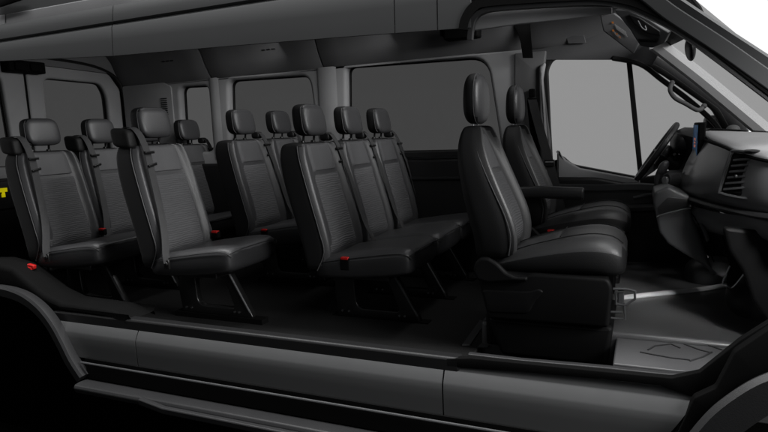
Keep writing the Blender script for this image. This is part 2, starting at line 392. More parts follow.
# door card with armrest and speaker grille shapes
plate('door_card', rounded([(1.12, .10), (2.15, .10), (2.2, .62), (1.66, .60), (1.40, .655), (1.14, .66)], .04), [], .80, .862, M['plastic'], dd, .02)
bm = bmesh.new(); add_sweep(bm, catmull(onY([(557, 186), (600, 187), (640, 186), (690, 190)], .82), 4), [(-.02, -.03), (.015, -.035), (.02, .0), (.0, .02), (-.02, .02)]); part('belt_line_trim', bm, dd, M['plastic_grey'])
bm = bmesh.new(); add_sweep(bm, catmull([(1.25, .78, .42), (1.5, .74, .46), (1.8, .74, .48), (2.0, .78, .50)], 5), circ(.03, 10, 1.4)); part('armrest', bm, dd, M['plastic'])
bm = bmesh.new(); add_sweep(bm, catmull([(1.62, .76, .53), (1.70, .75, .55), (1.80, .76, .56)], 5), circ(.012, 8)); part('door_handle', bm, dd, M['plastic_grey'])
# mirror patch trim below front glass corner
plate('sail_trim', rounded(xz([(557, 150), (566, 160), (580, 168), (640, 179), (640, 184), (557, 182)], .845), .005), [], .835, .868, M['trim'], dd, .012)

# ---- far A pillar inside and windscreen
ap = [(645, 44), (662, 46), (690, 74), (730, 104), (775, 143), (772, 156), (735, 140), (700, 118), (668, 84), (640, 66)]
bm = bmesh.new()
P1 = [on(655, 43, 'y', .70), on(676, 59, 'y', .745), on(703, 80, 'y', .76), on(738, 109, 'y', .76), on(775, 140, 'y', .76)]
add_sweep(bm, catmull(P1, 5), [(-.035, -.035), (.0, -.05), (.035, -.035), (.045, .0), (.035, .03), (-.035, .03), (-.045, .0)], up=Vector((0, 1, 0)))
part('a_pillar', bm, V, M['trim_light'])
bm = bmesh.new()   # dark seal under pillar, along the door glass
add_sweep(bm, catmull(onY([(612, 58), (640, 64), (662, 80), (690, 101), (715, 124), (724, 140)], .84), 5), rect(.028, .06)); part('door_seal', bm, V, M['rubber'], bev=.006)
# windscreen: corners far-top, near-top, near-bottom, far-bottom
ft = on(664, 40, 'y', .72); fb = on(775, 141, 'y', .74); ft.y += .05; fb.y += .05
def screen_pt(s, t):   # s across (0 far, 1 near), t down
    a = ft.lerp(Vector((ft.x+.02, -.76, ft.z-.02)), s); b = fb.lerp(Vector((fb.x+.02, -.80, fb.z)), s)
    p = a.lerp(b, t); p.x += .10*math.sin(math.pi*s); return p
bm = bmesh.new(); g_ = [[bm.verts.new(screen_pt(i/10, j/6*1.12)) for j in range(7)] for i in range(11)]
for i in range(10):
    for j in range(6): bm.faces.new((g_[i][j], g_[i+1][j], g_[i+1][j+1], g_[i][j+1]))
ws = part('windscreen', bm, V, M['glass_screen'])
bm = bmesh.new(); add_sweep(bm, [screen_pt(.03, t)+Vector((-.006, 0, -.006)) for t in (0, .2, .4, .6, .8, 1.1)], rect(.010, .014)); add_sweep(bm, [screen_pt(s, 0)+Vector((-.012, 0, -.008)) for s in (0, .15, .3, .5, .7, .85, 1)], rect(.09, .012), up=Vector((.5, 0, .85)))
part('windscreen_seal', bm, ws, M['rubber'], bev=.003)

# ---- near roof and cant rail panels, door frame, near A pillar
def near_strip(name, x0, x1, prof, m, ends=0.0):
    bm = bmesh.new(); n = max(3, int((x1-x0)/.12)); rows = []
    for k in range(n+1):
        x = x0+(x1-x0)*k/n; rows.append([bm.verts.new((x, y, z)) for y, z in prof(x)])
    for A, B in zip(rows, rows[1:]):
        for j in range(len(A)-1): bm.faces.new((A[j], A[j+1], B[j+1], B[j]))
    o = part(name, bm, V, m); s = o.modifiers.new('t', 'SOLIDIFY'); s.thickness = .012; s.offset = 0
    e = o.modifiers.new('e', 'EDGE_SPLIT'); e.split_angle = R(35)
    return o
def zc(x):   # lower cut edge of the near panels
    P = [(-2.7, 1.50), (-1.66, 1.48), (-.78, 1.43), (-.07, 1.41), (.54, 1.39), (1.05, 1.37), (1.6, 1.365)]
    for (a, b), (c, d) in zip(P, P[1:]):
        if x <= c: return b+(d-b)*(x-a)/(c-a)
    return P[-1][1]
lowp = lambda x: [(-.905, zc(x)), (-.902, (zc(x)+1.583)/2), (-.895, 1.57), (-.888, 1.583)]
upp = lambda x: [(-.887, 1.593), (-.894, 1.60), (-.892, 1.63), (-.882, 1.67), (-.870, 1.69), (-.869, 1.72), (-.866, 1.78), (-.862, 1.85)]
for a, b in ((-2.7, -.783), (-.777, .747), (.753, .925), (.931, 1.06)): near_strip('cant_rail_panel', a, b, lowp, M['paint_roof'])
for a, b in ((-2.7, -.773), (-.767, 1.5)): near_strip('roof_side_panel', a, b, upp, M['paint_roof'])
bm = bmesh.new(); add_box(bm, (-2.7, -.880, 1.56), (1.3, -.87, 1.62)); part('drip_channel', bm, V, M['black'])
plate('rear_roof_vent', rounded(xz([(-5, -2), (24, -2), (0, 6), (-5, 7)], -.9), .004), [], -.895, -.88, M['black'], V, .003)
# front door frame seal, arc
dfr = [(470, 40), (471, 30), (474, 19), (482, 12), (500, 8), (560, 4), (600, 3), (628, 7), (650, 16), (680, 32), (715, 57), (768, 97), (800, 122)]
bm = bmesh.new(); add_sweep(bm, catmull(onY(dfr, -.895), 6), [(-.010, -.014), (.008, -.014), (.012, 0), (.008, .014), (-.010, .014)])
part('door_frame_seal', bm, V, M['step'])
# black gap band outside the seal
bm = bmesh.new(); add_sweep(bm, catmull(onY([(464, 30), (466, 20), (474, 8), (490, 2), (560, -3), (600, -4), (632, 1), (656, 11), (684, 25), (720, 51), (768, 88), (800, 112)], -.90), 6), rect(.035, .03))
part('door_gap', bm, V, M['black'])
# A pillar skin, gap, roof edge
bm = bmesh.new(); add_sweep(bm, catmull(onY([(590, -30), (640, -9), (671, 14), (720, 46), (768, 80), (800, 103)], -.90), 6), [(-.026, -.02), (.024, -.024), (.026, .01), (-.026, .02)])
part('near_a_pillar', bm, V, M['paint_roof'], bev=.004)
bm = bmesh.new(); add_sweep(bm, catmull(onY([(560, -72), (620, -33), (655, -5), (681, 12), (720, 38), (768, 71), (800, 94)], -.912), 6), circ(.0095, 8))
part('door_gap', bm, V, M['black'])
bm = bmesh.new(); add_sweep(bm, catmull(onY([(560, -80), (610, -42), (650, -14), (681, 7), (720, 33), (768, 64.5), (800, 87)], -.90), 6), [(-.012, -.02), (.012, -.026), (.024, .0), (.012, .026), (-.012, .03)])
part('roof_edge_panel', bm, V, M['paint_roof'], ang=20)
# rail lining strip between seal and cut line over front seats
plate('front_rail_lining', rounded(xz([(473, 31), (477, 20), (484, 14), (505, 10), (560, 6), (600, 5), (612, 8), (612, 14), (560, 20), (520, 24)], -.87), .0), [], -.875, -.865, M['trim'], V, .003)

# ---- dark opening in header above B pillar, overhead console, visor, mirror
plate('belt_slot', xz([(514, 25), (530, 24), (533, 58), (523, 58), (521, 44), (518, 33)], .72), [], .71, .725, M['black'], V, .002)
def pix_plane(pts, a, b, thick, name, m, parent=V, bev=.003):
    """outline on the plane through point a with normal b"""
    bm = bmesh.new(); b = Vector(b).normalized(); lo = []; hi = []
    for u, v in pts:
        d = (u-384)/FPX*rr-(v-216)/FPX*uu+fwd; t = (Vector(a)-CAM).dot(b)/d.dot(b); p = CAM+d*t
        lo.append(bm.verts.new(p)); hi.append(bm.verts.new(p-b*thick))
    n = len(pts); bm.faces.new(lo); bm.faces.new(hi[::-1])
    for k in range(n): bm.faces.new((lo[k], lo[(k+1) % n], hi[(k+1) % n], hi[k]))
    return part(name, bm, parent, m, bev=bev, seg=3)
# sloped lining from header to A pillar
pix_plane([(571, 24), (612, 12), (650, 34), (663, 47), (652, 66), (625, 60), (556, 60), (512, 60), (505, 40)], (1.35, .80, 1.48), (-.1, -1, -.35), .02, 'front_header', M['lining_dark'])
pix_plane([(566, 36), (584, 35), (586, 43), (568, 44)], (1.35, .785, 1.48), (-.1, -1, -.35), .006, 'header_hatch', M['lining_dark'], bev=.004)
vis = thing('sun_visor', 'pale grey folded sun visor with small printed airbag notice above the windscreen', 'sun visor', on(618, 32, 'y', .35))
def pp(pts, yv, thick, name, m, parent, nrm=(-.25, -1, -.15), bev=.003):
    c = on(618, 32, 'y', yv); o = pix_plane(pts, c, nrm, thick, name, m, None, bev); 
    for v in o.data.vertices: v.co -= parent.location
    o.parent = parent; return o
pp([(600, 16), (614, 13), (626, 22), (640, 42), (633, 54), (603, 31)], .35, .02, 'visor_board', M['visor'], vis, bev=.006)
for k, (u, v) in enumerate([(612.5, 22.5), (613, 30.5), (616.5, 34), (619.5, 37)]):
    pp([(u-.9, v-1), (u+1, v-.8), (u+1.2, v+1.2), (u-.7, v+1)], .345, .001, 'warning_symbol', M['orange'], vis, bev=0)
bmx = None
for k in range(5):
    u0, v0 = 614.8+k*.4, 24+k*1.3*.9
    pp([(u0, v0), (u0+11, v0+7.6), (u0+11.1, v0+8.2), (u0, v0+.6)], .345, .001, 'printed_text', M['white_print'], vis, bev=0)
for k in range(3):
    u0, v0 = 614+k*.5, 31.5+k*1.2
    pp([(u0, v0), (u0+6, v0+4.4), (u0+6.1, v0+5), (u0, v0+.6)], .345, .001, 'printed_text', M['white_print'], vis, bev=0)
con = thing('overhead_console', 'dark grey overhead console with recessed pocket beside the sun visor', 'overhead console', on(650, 35, 'y', .2))
def pc(pts, yv, thick, name, m, nrm=(-.3, -1, -.3), bev=.005):
    c = on(650, 35, 'y', yv); o = pix_plane(pts, c, nrm, thick, name, m, None, bev)
    for v in o.data.vertices: v.co -= con.location
    o.parent = con; return o
pc([(614, 10), (628, 10), (650, 20), (669, 33), (664, 43), (652, 48), (640, 46), (630, 30)], .2, .05, 'console_body', M['plastic_grey'])
pc([(628, 14), (640, 18), (660, 31), (660, 36), (645, 33), (634, 24)], .19, .01, 'pocket', M['plastic'])
pc([(638, 39), (658, 40), (657, 42.5), (640, 42)], .19, .01, 'slot', M['black'], bev=.002)
c_ = on(640, 22, 'y', .17)
bm = bmesh.new(); add_sweep(bm, [p-con.location for p in catmull([on(638, 21, 'y', .17), on(642, 28, 'y', .16), on(646, 30, 'y', .16), on(645, 26, 'y', .17)], 5)], circ(.004, 8)); part('hook', bm, con, M['plastic_grey'])
mir = thing('rear_view_mirror', 'black rear view mirror hanging on the windscreen on a short stem', 'mirror', on(692, 46, 'y', .0))
bm = bmesh.new(); c0 = Vector((0, 0, 0))
vs = bmesh.ops.create_uvsphere(bm, u_segments=24, v_segments=14, radius=1, matrix=Matrix.Translation((-.005, .03, -.01)) @ Matrix.Rotation(R(-8), 4, 'Y') @ Matrix.Diagonal((.022, .12, .055, 1)))
part('mirror_housing', bm, mir, M['plastic'])
bm = bmesh.new(); add_sweep(bm, catmull([(.005, .03, 0), (.03, .02, .012), (.055, .01, .0)], 4), circ(.009, 10)); bmesh.ops.create_uvsphere(bm, u_segments=16, v_segments=10, radius=.014, matrix=Matrix.Translation((.028, .02, .012)))
part('mirror_stem', bm, mir, M['darkmetal'])
bm = bmesh.new(); add_box(bm, (.05, -.03, -.02), (.095, .05, .006), Matrix.Rotation(R(38), 3, 'Y')); part('sensor_box', bm, mir, M['plastic'], bev=.008)
gh = thing('grab_handle', 'pale grey grab handle screwed to the windscreen pillar above the steering wheel', 'grab handle', on(670, 84, 'y', .76))
bm = bmesh.new(); add_sweep(bm, [p-gh.location for p in catmull([on(672, 83, 'y', .76), on(670, 90, 'y', .74), on(675, 98, 'y', .73), on(686, 104, 'y', .73), on(697, 110, 'y', .73), on(703, 108, 'y', .75)], 6)], circ(.0125, 12, .9)); part('handle_bar', bm, gh, M['pillar'])
for u, v in ((672, 83), (704, 106)): bm = bmesh.new(); bmesh.ops.create_uvsphere(bm, u_segments=14, v_segments=8, radius=.016, matrix=Matrix.Translation(on(u, v, 'y', .765)-gh.location)); part('mounting_foot', bm, gh, M['pillar'])

# ---- rear doors (inner faces), towards x = -2.6
rw = -2.6
dw = rounded([(.045, .86), (.66, .86), (.655, 1.42), (.60, 1.515), (.075, 1.525)], [.05, .06, .07, .08, .06])
dwn = [(-y-.19, z) for y, z in dw][::-1]
for nm, outl, hole in (('rear_door', [(-.07, .02), (.80, .02), (.80, 1.47), (.70, 1.60), (.55, 1.64), (-.07, 1.66)], dw), ('rear_door', [(-.085, .02), (-.085, 1.66), (-.70, 1.64), (-.88, 1.5), (-.88, .02)], dwn)):
    d_ = plate(nm, rounded(outl, .02), [hole], rw-.05, rw, M['trim'], V, .018, axis='x')
    f_ = plate('window', off(hole, .03), [off(hole, -.006)], rw-.05, rw-.03, M['rubber'], d_, .003, axis='x')
    plate('pane', off(hole, .02), [], rw-.045, rw-.04, M['glass_rear'], d_, 0, axis='x')
    cy_ = .36 if hole is dw else -.48
    plate('door_card', rounded([(cy_-.36, .12), (cy_+.36, .12), (cy_+.36, .78), (cy_-.36, .78)], .06), [], rw, rw+.03, M['plastic'], d_, .012, axis='x')
plate('outer_skin', [(-2.75, -.15), (1.05, -.15), (1.05, 1.86), (-2.75, 1.86)], [off(quarter, .012), off(w1, .012), off(w2, .012)], .908, .925, M['paint'], V, .002)
plate('rear_skin', [(-.95, -.15), (.93, -.15), (.93, 1.9), (-.95, 1.9)], [off(dw, .02), off(dwn, .02)], -2.70, -2.66, M['paint'], V, .002, axis='x')
bm = bmesh.new(); add_box(bm, (rw-.03, -.086, .02), (rw-.01, -.069, 1.66)); part('door_gap', bm, V, M['black'])
bm = bmesh.new(); add_sweep(bm, catmull([(rw+.01, -.45, 1.69), (rw+.01, 0, 1.68), (rw+.01, .4, 1.665), (rw+.01, .62, 1.63), (rw+.01, .76, 1.56), (rw+.01, .82, 1.42), (rw+.01, .83, 1.0), (rw+.01, .83, .2)], 6), circ(.016, 8), up=Vector((1, 0, 0))); part('rear_seal', bm, V, M['rubber'])
plate('rear_header', rounded([(-.9, 1.64), (.72, 1.60), (.82, 1.50), (.84, 1.84), (-.9, 1.84)], .01), [], rw-.04, rw+.02, M['lining'], V, .008, axis='x')
bm = bmesh.new(); add_box(bm, (rw-.01, -.26, 1.545), (rw+.09, .03, 1.63)); add_box(bm, (rw+.06, -.22, 1.555), (rw+.105, -.13, 1.615)); add_box(bm, (rw+.06, -.10, 1.555), (rw+.105, 0, 1.615)); part('door_latch_box', bm, V, M['black'], bev=.01)
# D-pillar trim in the rear far corner with slotted speaker / vent
bm = bmesh.new()
plate('rear_corner_trim', rounded([(-2.58, .1), (-2.02, .1), (-2.02, 1.46), (-2.1, 1.5), (-2.58, 1.5)], .02), [], .803, .819, M['trim'], V, .015)
bm = bmesh.new()
for k in range(14): add_box(bm, (-2.14, .795, 1.14+k*.017), (-2.075, .802, 1.148+k*.017))
part('vent_slats', bm, V, M['plastic'])
# latch label with a yellow T mark on the near rear door
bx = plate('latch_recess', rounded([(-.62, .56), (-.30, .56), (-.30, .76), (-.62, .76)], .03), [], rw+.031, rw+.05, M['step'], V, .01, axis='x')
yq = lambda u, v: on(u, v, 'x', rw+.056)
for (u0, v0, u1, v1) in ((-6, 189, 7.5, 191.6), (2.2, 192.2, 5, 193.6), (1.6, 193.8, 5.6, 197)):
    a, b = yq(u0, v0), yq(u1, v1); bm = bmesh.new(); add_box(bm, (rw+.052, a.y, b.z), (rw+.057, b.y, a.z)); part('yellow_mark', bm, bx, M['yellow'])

# ------------------------------------------------------------------ passenger seats
GRP = 'passenger seats in the three rear rows'
def backrest_bm(st, bol=.03, capz=.02, n=56, power=6):
    """st: list of (z, xr, xf, halfwidth)"""
    bm = bmesh.new(); rings = []
    def ring(z, xr, xf, hw, sc=1):
        L = []; cx = (xr+xf)/2
        for k in range(n):
            a = 2*math.pi*k/n
            cs, sn = math.cos(a), math.sin(a)
            e = 2/power
            px = math.copysign(abs(cs)**e, cs); py = math.copysign(abs(sn)**e, sn)
            x = cx+px*(xf-xr)/2; y = py*hw
            s = abs(y)/hw
            if px > .2: x += bol*(math.exp(-((s-.86)/.13)**2) - .35*(1-s)**1.0)
            L.append(Vector((cx+(x-cx)*sc, y*sc, z)))
        return L
    for i, (z, xr, xf, hw) in enumerate(st): rings.append(ring(z, xr, xf, hw))
    z, xr, xf, hw = st[-1]
    rings.append(ring(z+capz*.7, xr+.01, xf-.008, hw-.012)); rings.append(ring(z+capz, xr+.02, xf-.02, hw-.03, .85))
    V_ = [[bm.verts.new(p) for p in r] for r in rings]
    for A, B in zip(V_, V_[1:]):
        for k in range(n): bm.faces.new((A[k], A[(k+1) % n], B[(k+1) % n], B[k]))
    bm.faces.new(V_[0][::-1]); bm.faces.new(V_[-1]); return bm
def interp(st, z):
    for a, b in zip(st, st[1:]):
        if z <= b[0]:
            t = (z-a[0])/(b[0]-a[0]); return [a[i]+(b[i]-a[i])*t for i in range(4)]
    return st[-1]
def front_patch(st, z0, z1, wfrac, off_, bol=.03, nz=14, ny=12):
    bm = bmesh.new(); G = []
    for i in range(nz+1):
        z = z0+(z1-z0)*i/nz; _, xr, xf, hw = interp(st, z)
        row = []
        for j in range(ny+1):
            s = -1+2*j/ny; y = s*wfrac*hw; q = abs(y)/hw
            edge = min(1, (1-abs(s))*ny/2, i, nz-i)
            x = xf+bol*(math.exp(-((q-.86)/.13)**2)-.35*(1-q))+off_*(1 if edge >= 1 else -.6)
            row.append(bm.verts.new((x, y, z)))
        G.append(row)
    for i in range(nz):
        for j in range(ny): bm.faces.new((G[i][j], G[i][j+1], G[i+1][j+1], G[i+1][j]))
    return bm
def sbox(bm, c, s, pw=3.2, nu=24, nv=14, shear=None):
    """superellipsoid cushion"""
    rows = []
    f = lambda a: math.copysign(abs(a)**(2/pw), a)
    for i in range(nv+1):
        la = -math.pi/2+math.pi*i/nv; r_ = []
        for k in range(nu):
            lo_ = 2*math.pi*k/nu
            p = Vector((f(math.cos(la))*f(math.cos(lo_))*s[0]/2, f(math.cos(la))*f(math.sin(lo_))*s[1]/2, f(math.sin(la))*s[2]/2))
            if shear: p = shear(p)
            r_.append(bm.verts.new(p+Vector(c)))
        rows.append(r_)
    for A, B in zip(rows, rows[1:]):
        for k in range(nu): bm.faces.new((A[k], A[(k+1) % nu], B[(k+1) % nu], B[k]))
    bmesh.ops.remove_doubles(bm, verts=bm.verts[:], dist=1e-5)
def two_tone(o, m):
    o.data.materials.append(m)
    for p in o.data.polygons:
        if p.normal.x > .45: p.material_index = 1
PST = [(.275, .07, .115, .222), (.33, .055, .165, .224), (.40, .04, .185, .225), (.50, .015, .165, .225), (.59, -.01, .142, .225), (.68, -.037, .115, .224), (.77, -.06, .093, .222), (.85, -.073, .07, .218), (.905, -.078, .055, .21), (.94, -.074, .045, .196)]
def ribbon_bm(pts, wd=.046, th=.0025, up=Vector((0, 1, 0)), n=5):
    bm = bmesh.new(); add_sweep(bm, catmull(pts, n), rect(th, wd), up=up); return bm
def passenger_seat(kind, label, loc):
    t = thing('cabin_seat', label, 'seat', loc, GRP)
    b = part('backrest', backrest_bm(PST), t, M['vinyl_side'], sub=1)
    # front face panels of the backrest
    part('upper_insert', front_patch(PST, .80, .948, .66, .007), b, M['insert'])
    part('fabric_insert', front_patch(PST, .38, .797, .66, .007), b, M['fabric'])
    two_tone(b, M['leather'])
    for sg in (1, -1):
        bm = bmesh.new(); pts = [Vector((interp(PST, z)[2]-.006, sg*(interp(PST, z)[3]-.002), z)) for z in (.30, .40, .50, .62, .74, .84, .9, .94)]
        add_sweep(bm, catmull(pts, 4), circ(.0028, 6)); part('piping', bm, b, M['piping'])
    # headrest
    bm = bmesh.new()
    def sh(p):
        tz = p.z/.086
        return Vector((p.x*(1-.10*tz)-.012*tz+.006, p.y*(1-.05*tz if tz > 0 else 1+.04*tz), p.z))
    sbox(bm, (0.0, 0, 1.077), (.106, .236, .172), 4.2, shear=sh)
    h = part('headrest', bm, t, M['vinyl_side'], sub=1); two_tone(h, M['leather'])
    bm = bmesh.new(); pts = []
    for k in range(32):
        a = 2*math.pi*k/32; f = lambda q: math.copysign(abs(q)**(2/4.5), q)
        z = f(math.sin(a))*.080; tz = z/.086
        pts.append(Vector((.026-.012*tz, f(math.cos(a))*.1155*(1-.05*tz), 1.077+z)))
    add_sweep(bm, pts, circ(.0026, 6), up=Vector((1, 0, 0)), closed=True); part('piping', bm, h, M['piping'])
    for sg in (-1, 1):
        bm = bmesh.new(); add_cyl(bm, (-.01, sg*.055, .94), (.0, sg*.055, 1.01), .0065, n=12)
        add_cyl(bm, (-.012, sg*.055, .955), (-.011, sg*.055, .968), .014, .012, 14)
        part('headrest_post', bm, h, M['darkmetal'])
    # cushion
    bm = bmesh.new()
    secs = [(.10, .255, .345, .20), (.13, .25, .36, .222), (.25, .25, .382, .225), (.40, .258, .405, .225), (.52, .272, .422, .225), (.60, .285, .428, .222), (.635, .298, .418, .214), (.648, .32, .40, .20)]
    n = 24; rings = []
    for x, z0, z1, hw in secs:
        L = []
        for k in range(n):
            a = 2*math.pi*k/n; e = 2/5.0; cs, sn = math.cos(a), math.sin(a)
            y = math.copysign(abs(cs)**e, cs)*hw; zz = math.copysign(abs(sn)**e, sn)
            z = (z0+z1)/2+zz*(z1-z0)/2
            if zz > .5: z += .014*math.exp(-((abs(y)/hw-.78)/.18)**2)-.004
            L.append(bm.verts.new((x, y, z)))
        rings.append(L)
    for A, B in zip(rings, rings[1:]):
        for k in range(n): bm.faces.new((A[k], A[(k+1) % n], B[(k+1) % n], B[k]))
    bm.faces.new(rings[0][::-1]); bm.faces.new(rings[-1])
    c = part('seat_cushion', bm, t, M['vinyl'], sub=1); c.data.materials.append(M['leather'])
    for p in c.data.polygons:
        if p.normal.z > .4: p.material_index = 1
    bm = bmesh.new()
    for sg in (-1, 1):
        add_sweep(bm, catmull([Vector((x, sg*hw*.992, z1-.022)) for x, z0, z1, hw in secs[1:]], 3), circ(.0022, 6), up=Vector((0, 1, 0)))
    add_sweep(bm, catmull([Vector((.648, y, .408-.01*abs(y/.2)**3)) for y in (-.205, -.12, 0, .12, .205)], 3), circ(.0022, 6), up=Vector((0, 0, 1)))
    part('seam', bm, c, M['vinyl_side'])
    # leg frame: trapezoid plate with an opening, bolts, cross bar
    lf = plate('leg_frame', rounded([(.13, .0), (.62, .0), (.60, .04), (.475, .262), (.125, .262), (.115, .12)], .02), [rounded([(.245, .05), (.50, .05), (.44, .215), (.235, .215)], [.05, .02, .05, .03])], -.02, .02, M['darkmetal'], t, .006)
    bm = bmesh.new(); add_box(bm, (.14, -.15, .245), (.50, .15, .285)); part('seat_pan', bm, t, M['darkmetal'], bev=.006)
    for x in (.16, .20, .50, .53): bm = bmesh.new(); add_cyl(bm, (x, -.026, .03), (x, -.018, .03), .006, n=10); part('bolt', bm, lf, M['steel'])
    bm = bmesh.new(); add_sweep(bm, [(.475, -.021, .25), (.60, -.021, .035)], circ(.006, 8)); part('brace', bm, lf, M['plastic_grey'])
    # belt
    s = -1 if kind == 'near' else 1
    if kind == 'near':
        bm = bmesh.new(); sbox(bm, (-.018, -.170, .995), (.135, .095, .105), 4.5, shear=lambda p: Vector((p.x-p.z*.15, p.y, p.z-p.x*.12)))
        part('belt_retractor', bm, t, M['rubber'], sub=1)
        pts = [(-.03, -.155, 1.050), (.02, -.150, 1.050), (.062, -.146, 1.01), (.095, -.142, .93), (.118, -.148, .86), (.138, -.155, .78), (.175, -.17, .66), (.205, -.185, .55), (.235, -.21, .46), (.255, -.236, .38), (.26, -.238, .34)]
        tz = (.115, -.145, .915); anc = (.258, -.238, .335)
    else:
        bm = bmesh.new(); sbox(bm, (.0, .185, .985), (.07, .06, .05), 3.5); part('belt_retractor', bm, t, M['plastic'], sub=1)
        pts = [(-.01, .180, .995), (.03, .182, 1.0), (.06, .188, .96), (.085, .192, .90), (.105, .197, .84), (.125, .203, .78), (.15, .215, .68), (.17, .228, .58), (.20, .235, .48), (.24, .238, .40), (.25, .238, .36)]
        tz = (.078, .19, .915); anc = (.25, .238, .355)
    be = part('seat_belt', ribbon_bm(pts, .046 if kind == 'near' else .042), t, M['belt'])
    bm = bmesh.new(); add_box(bm, Vector(tz)-Vector((.008, .032, .007)), Vector(tz)+Vector((.010, .032, .007)))
    part('belt_tongue', bm, be, M['darkmetal'], bev=.003); bm = bmesh.new()
    add_box(bm, Vector(tz)+Vector((.012, -.028, -.075)), Vector(tz)+Vector((.022, .030, -.060)), Matrix.Rotation(R(12), 3, 'X'))
    part('belt_stop', bm, be, M['darkmetal'], bev=.003)
    bm = bmesh.new(); add_box(bm, Vector(anc)-Vector((.018, .006, .03)), Vector(anc)+Vector((.018, .008, .02))); add_cyl(bm, Vector(anc)+Vector((0, -.012, 0)), Vector(anc)+Vector((0, .008, 0)), .012, n=12)
    part('belt_anchor', bm, be, M['darkmetal'], bev=.004)
    # buckle on the other side (or near front side)
    if kind == 'near': bc = Vector((.235, .19, .415))
    else: bc = Vector((.295, -.212, .355))
    bm = bmesh.new(); h_ = .045 if kind == 'far' else .02
    add_box(bm, bc-Vector((.026, .014, h_)), bc+Vector((.026, .014, .02))); bu = part('buckle', bm, t, M['black'], bev=.007, seg=3)
    bm = bmesh.new(); add_box(bm, bc+Vector((-.021, -.0155, .010)), bc+Vector((.021, .010, .0235))); part('release_button', bm, bu, M['red'], bev=.003)
    return t
def copy_tree(o, parent=None, over=None):
    c = o.copy(); COL.objects.link(c)
    if parent is not None: c.parent = parent
    for ch in list(o.children): copy_tree(ch, c)
    return c
yG, yH, yI = -.357, .104, .564
X2, X3, X4 = 0, -.866, -1.82
lab = {
 'G': 'passenger seat of the front bench nearest the open side, red-topped buckle on its corner',
 'H': 'middle passenger seat of the three-seat front bench',
 'I': 'passenger seat of the front bench next to the large window',
 'C': 'single passenger seat in the middle row by the open side, with black shoulder retractor',
 'E': 'aisle passenger seat of the middle-row pair',
 'F': 'window-side passenger seat of the middle-row pair, half hidden by the front bench',
 'A': 'passenger seat at the left end of the rear row, next to the yellow mark',
 'B': 'second passenger seat from the left in the rear row, seen left of the single seat',
 'B2': 'third passenger seat of the rear row, hidden behind the single middle-row seat',
 'D': 'passenger seat at the far right end of the rear row, beside the narrow window'}
far = passenger_seat('far', lab['G'], (X2, yG, 0))
near = passenger_seat('near', lab['C'], (X3, -.62, .0))
for key, src, loc in (('H', far, (X2, yH, 0)), ('I', far, (X2, yI, 0)), ('E', far, (X3, .187, .03)), ('F', far, (X3, .648, .03)),
                      ('A', near, (X4, -.593, .01)), ('B', near, (X4, -.155, .01)), ('B2', near, (X4, .284, .01)), ('D', far, (X4, .722, .01))):
    c = copy_tree(src); c.location = loc; c['label'] = lab[key]
near.location.z = .025
# the middle and rear rows' raised seat rails
for x0, z in ((X3, .028), (X4, .01)):
    pass
for y in (-.357, .104, .564): bm = bmesh.new(); add_box(bm, (.10, y-.03, .0), (.66, y+.03, .006)); part('seat_rail', bm, V, M['black'])
for y in (-.62, .187, .648): bm = bmesh.new(); add_box(bm, (X3+.08, y-.03, .0), (X3+.68, y+.03, .028)); part('seat_rail', bm, V, M['black'])
for y in (-.593, -.155, .284, .722): bm = bmesh.new(); add_box(bm, (X4+.08, y-.03, .0), (X4+.68, y+.03, .010)); part('seat_rail', bm, V, M['black'])
# chrome tongue tip catching light on the near bench seat
# loose red buckle by the left rear seat
lb = thing('loose_buckle', 'loose bright red belt buckle beside the left rear seat above the wheel housing', 'belt buckle', on(30, 268, 'y', -.86))
bm = bmesh.new(); add_box(bm, (-.045, -.015, -.02), (.03, .015, .012), Matrix.Rotation(R(8), 3, 'Y')); add_box(bm, (-.01, -.012, .0), (.045, .012, .024), Matrix.Rotation(R(8), 3, 'Y')); part('buckle_body', bm, lb, M['red'], bev=.005)
bm = bmesh.new(); add_sweep(bm, [(-.0, .0, .0), (-.01, .02, -.05), (-.01, .04, -.10)], rect(.02, .003)); part('buckle_strap', bm, lb, M['belt'])

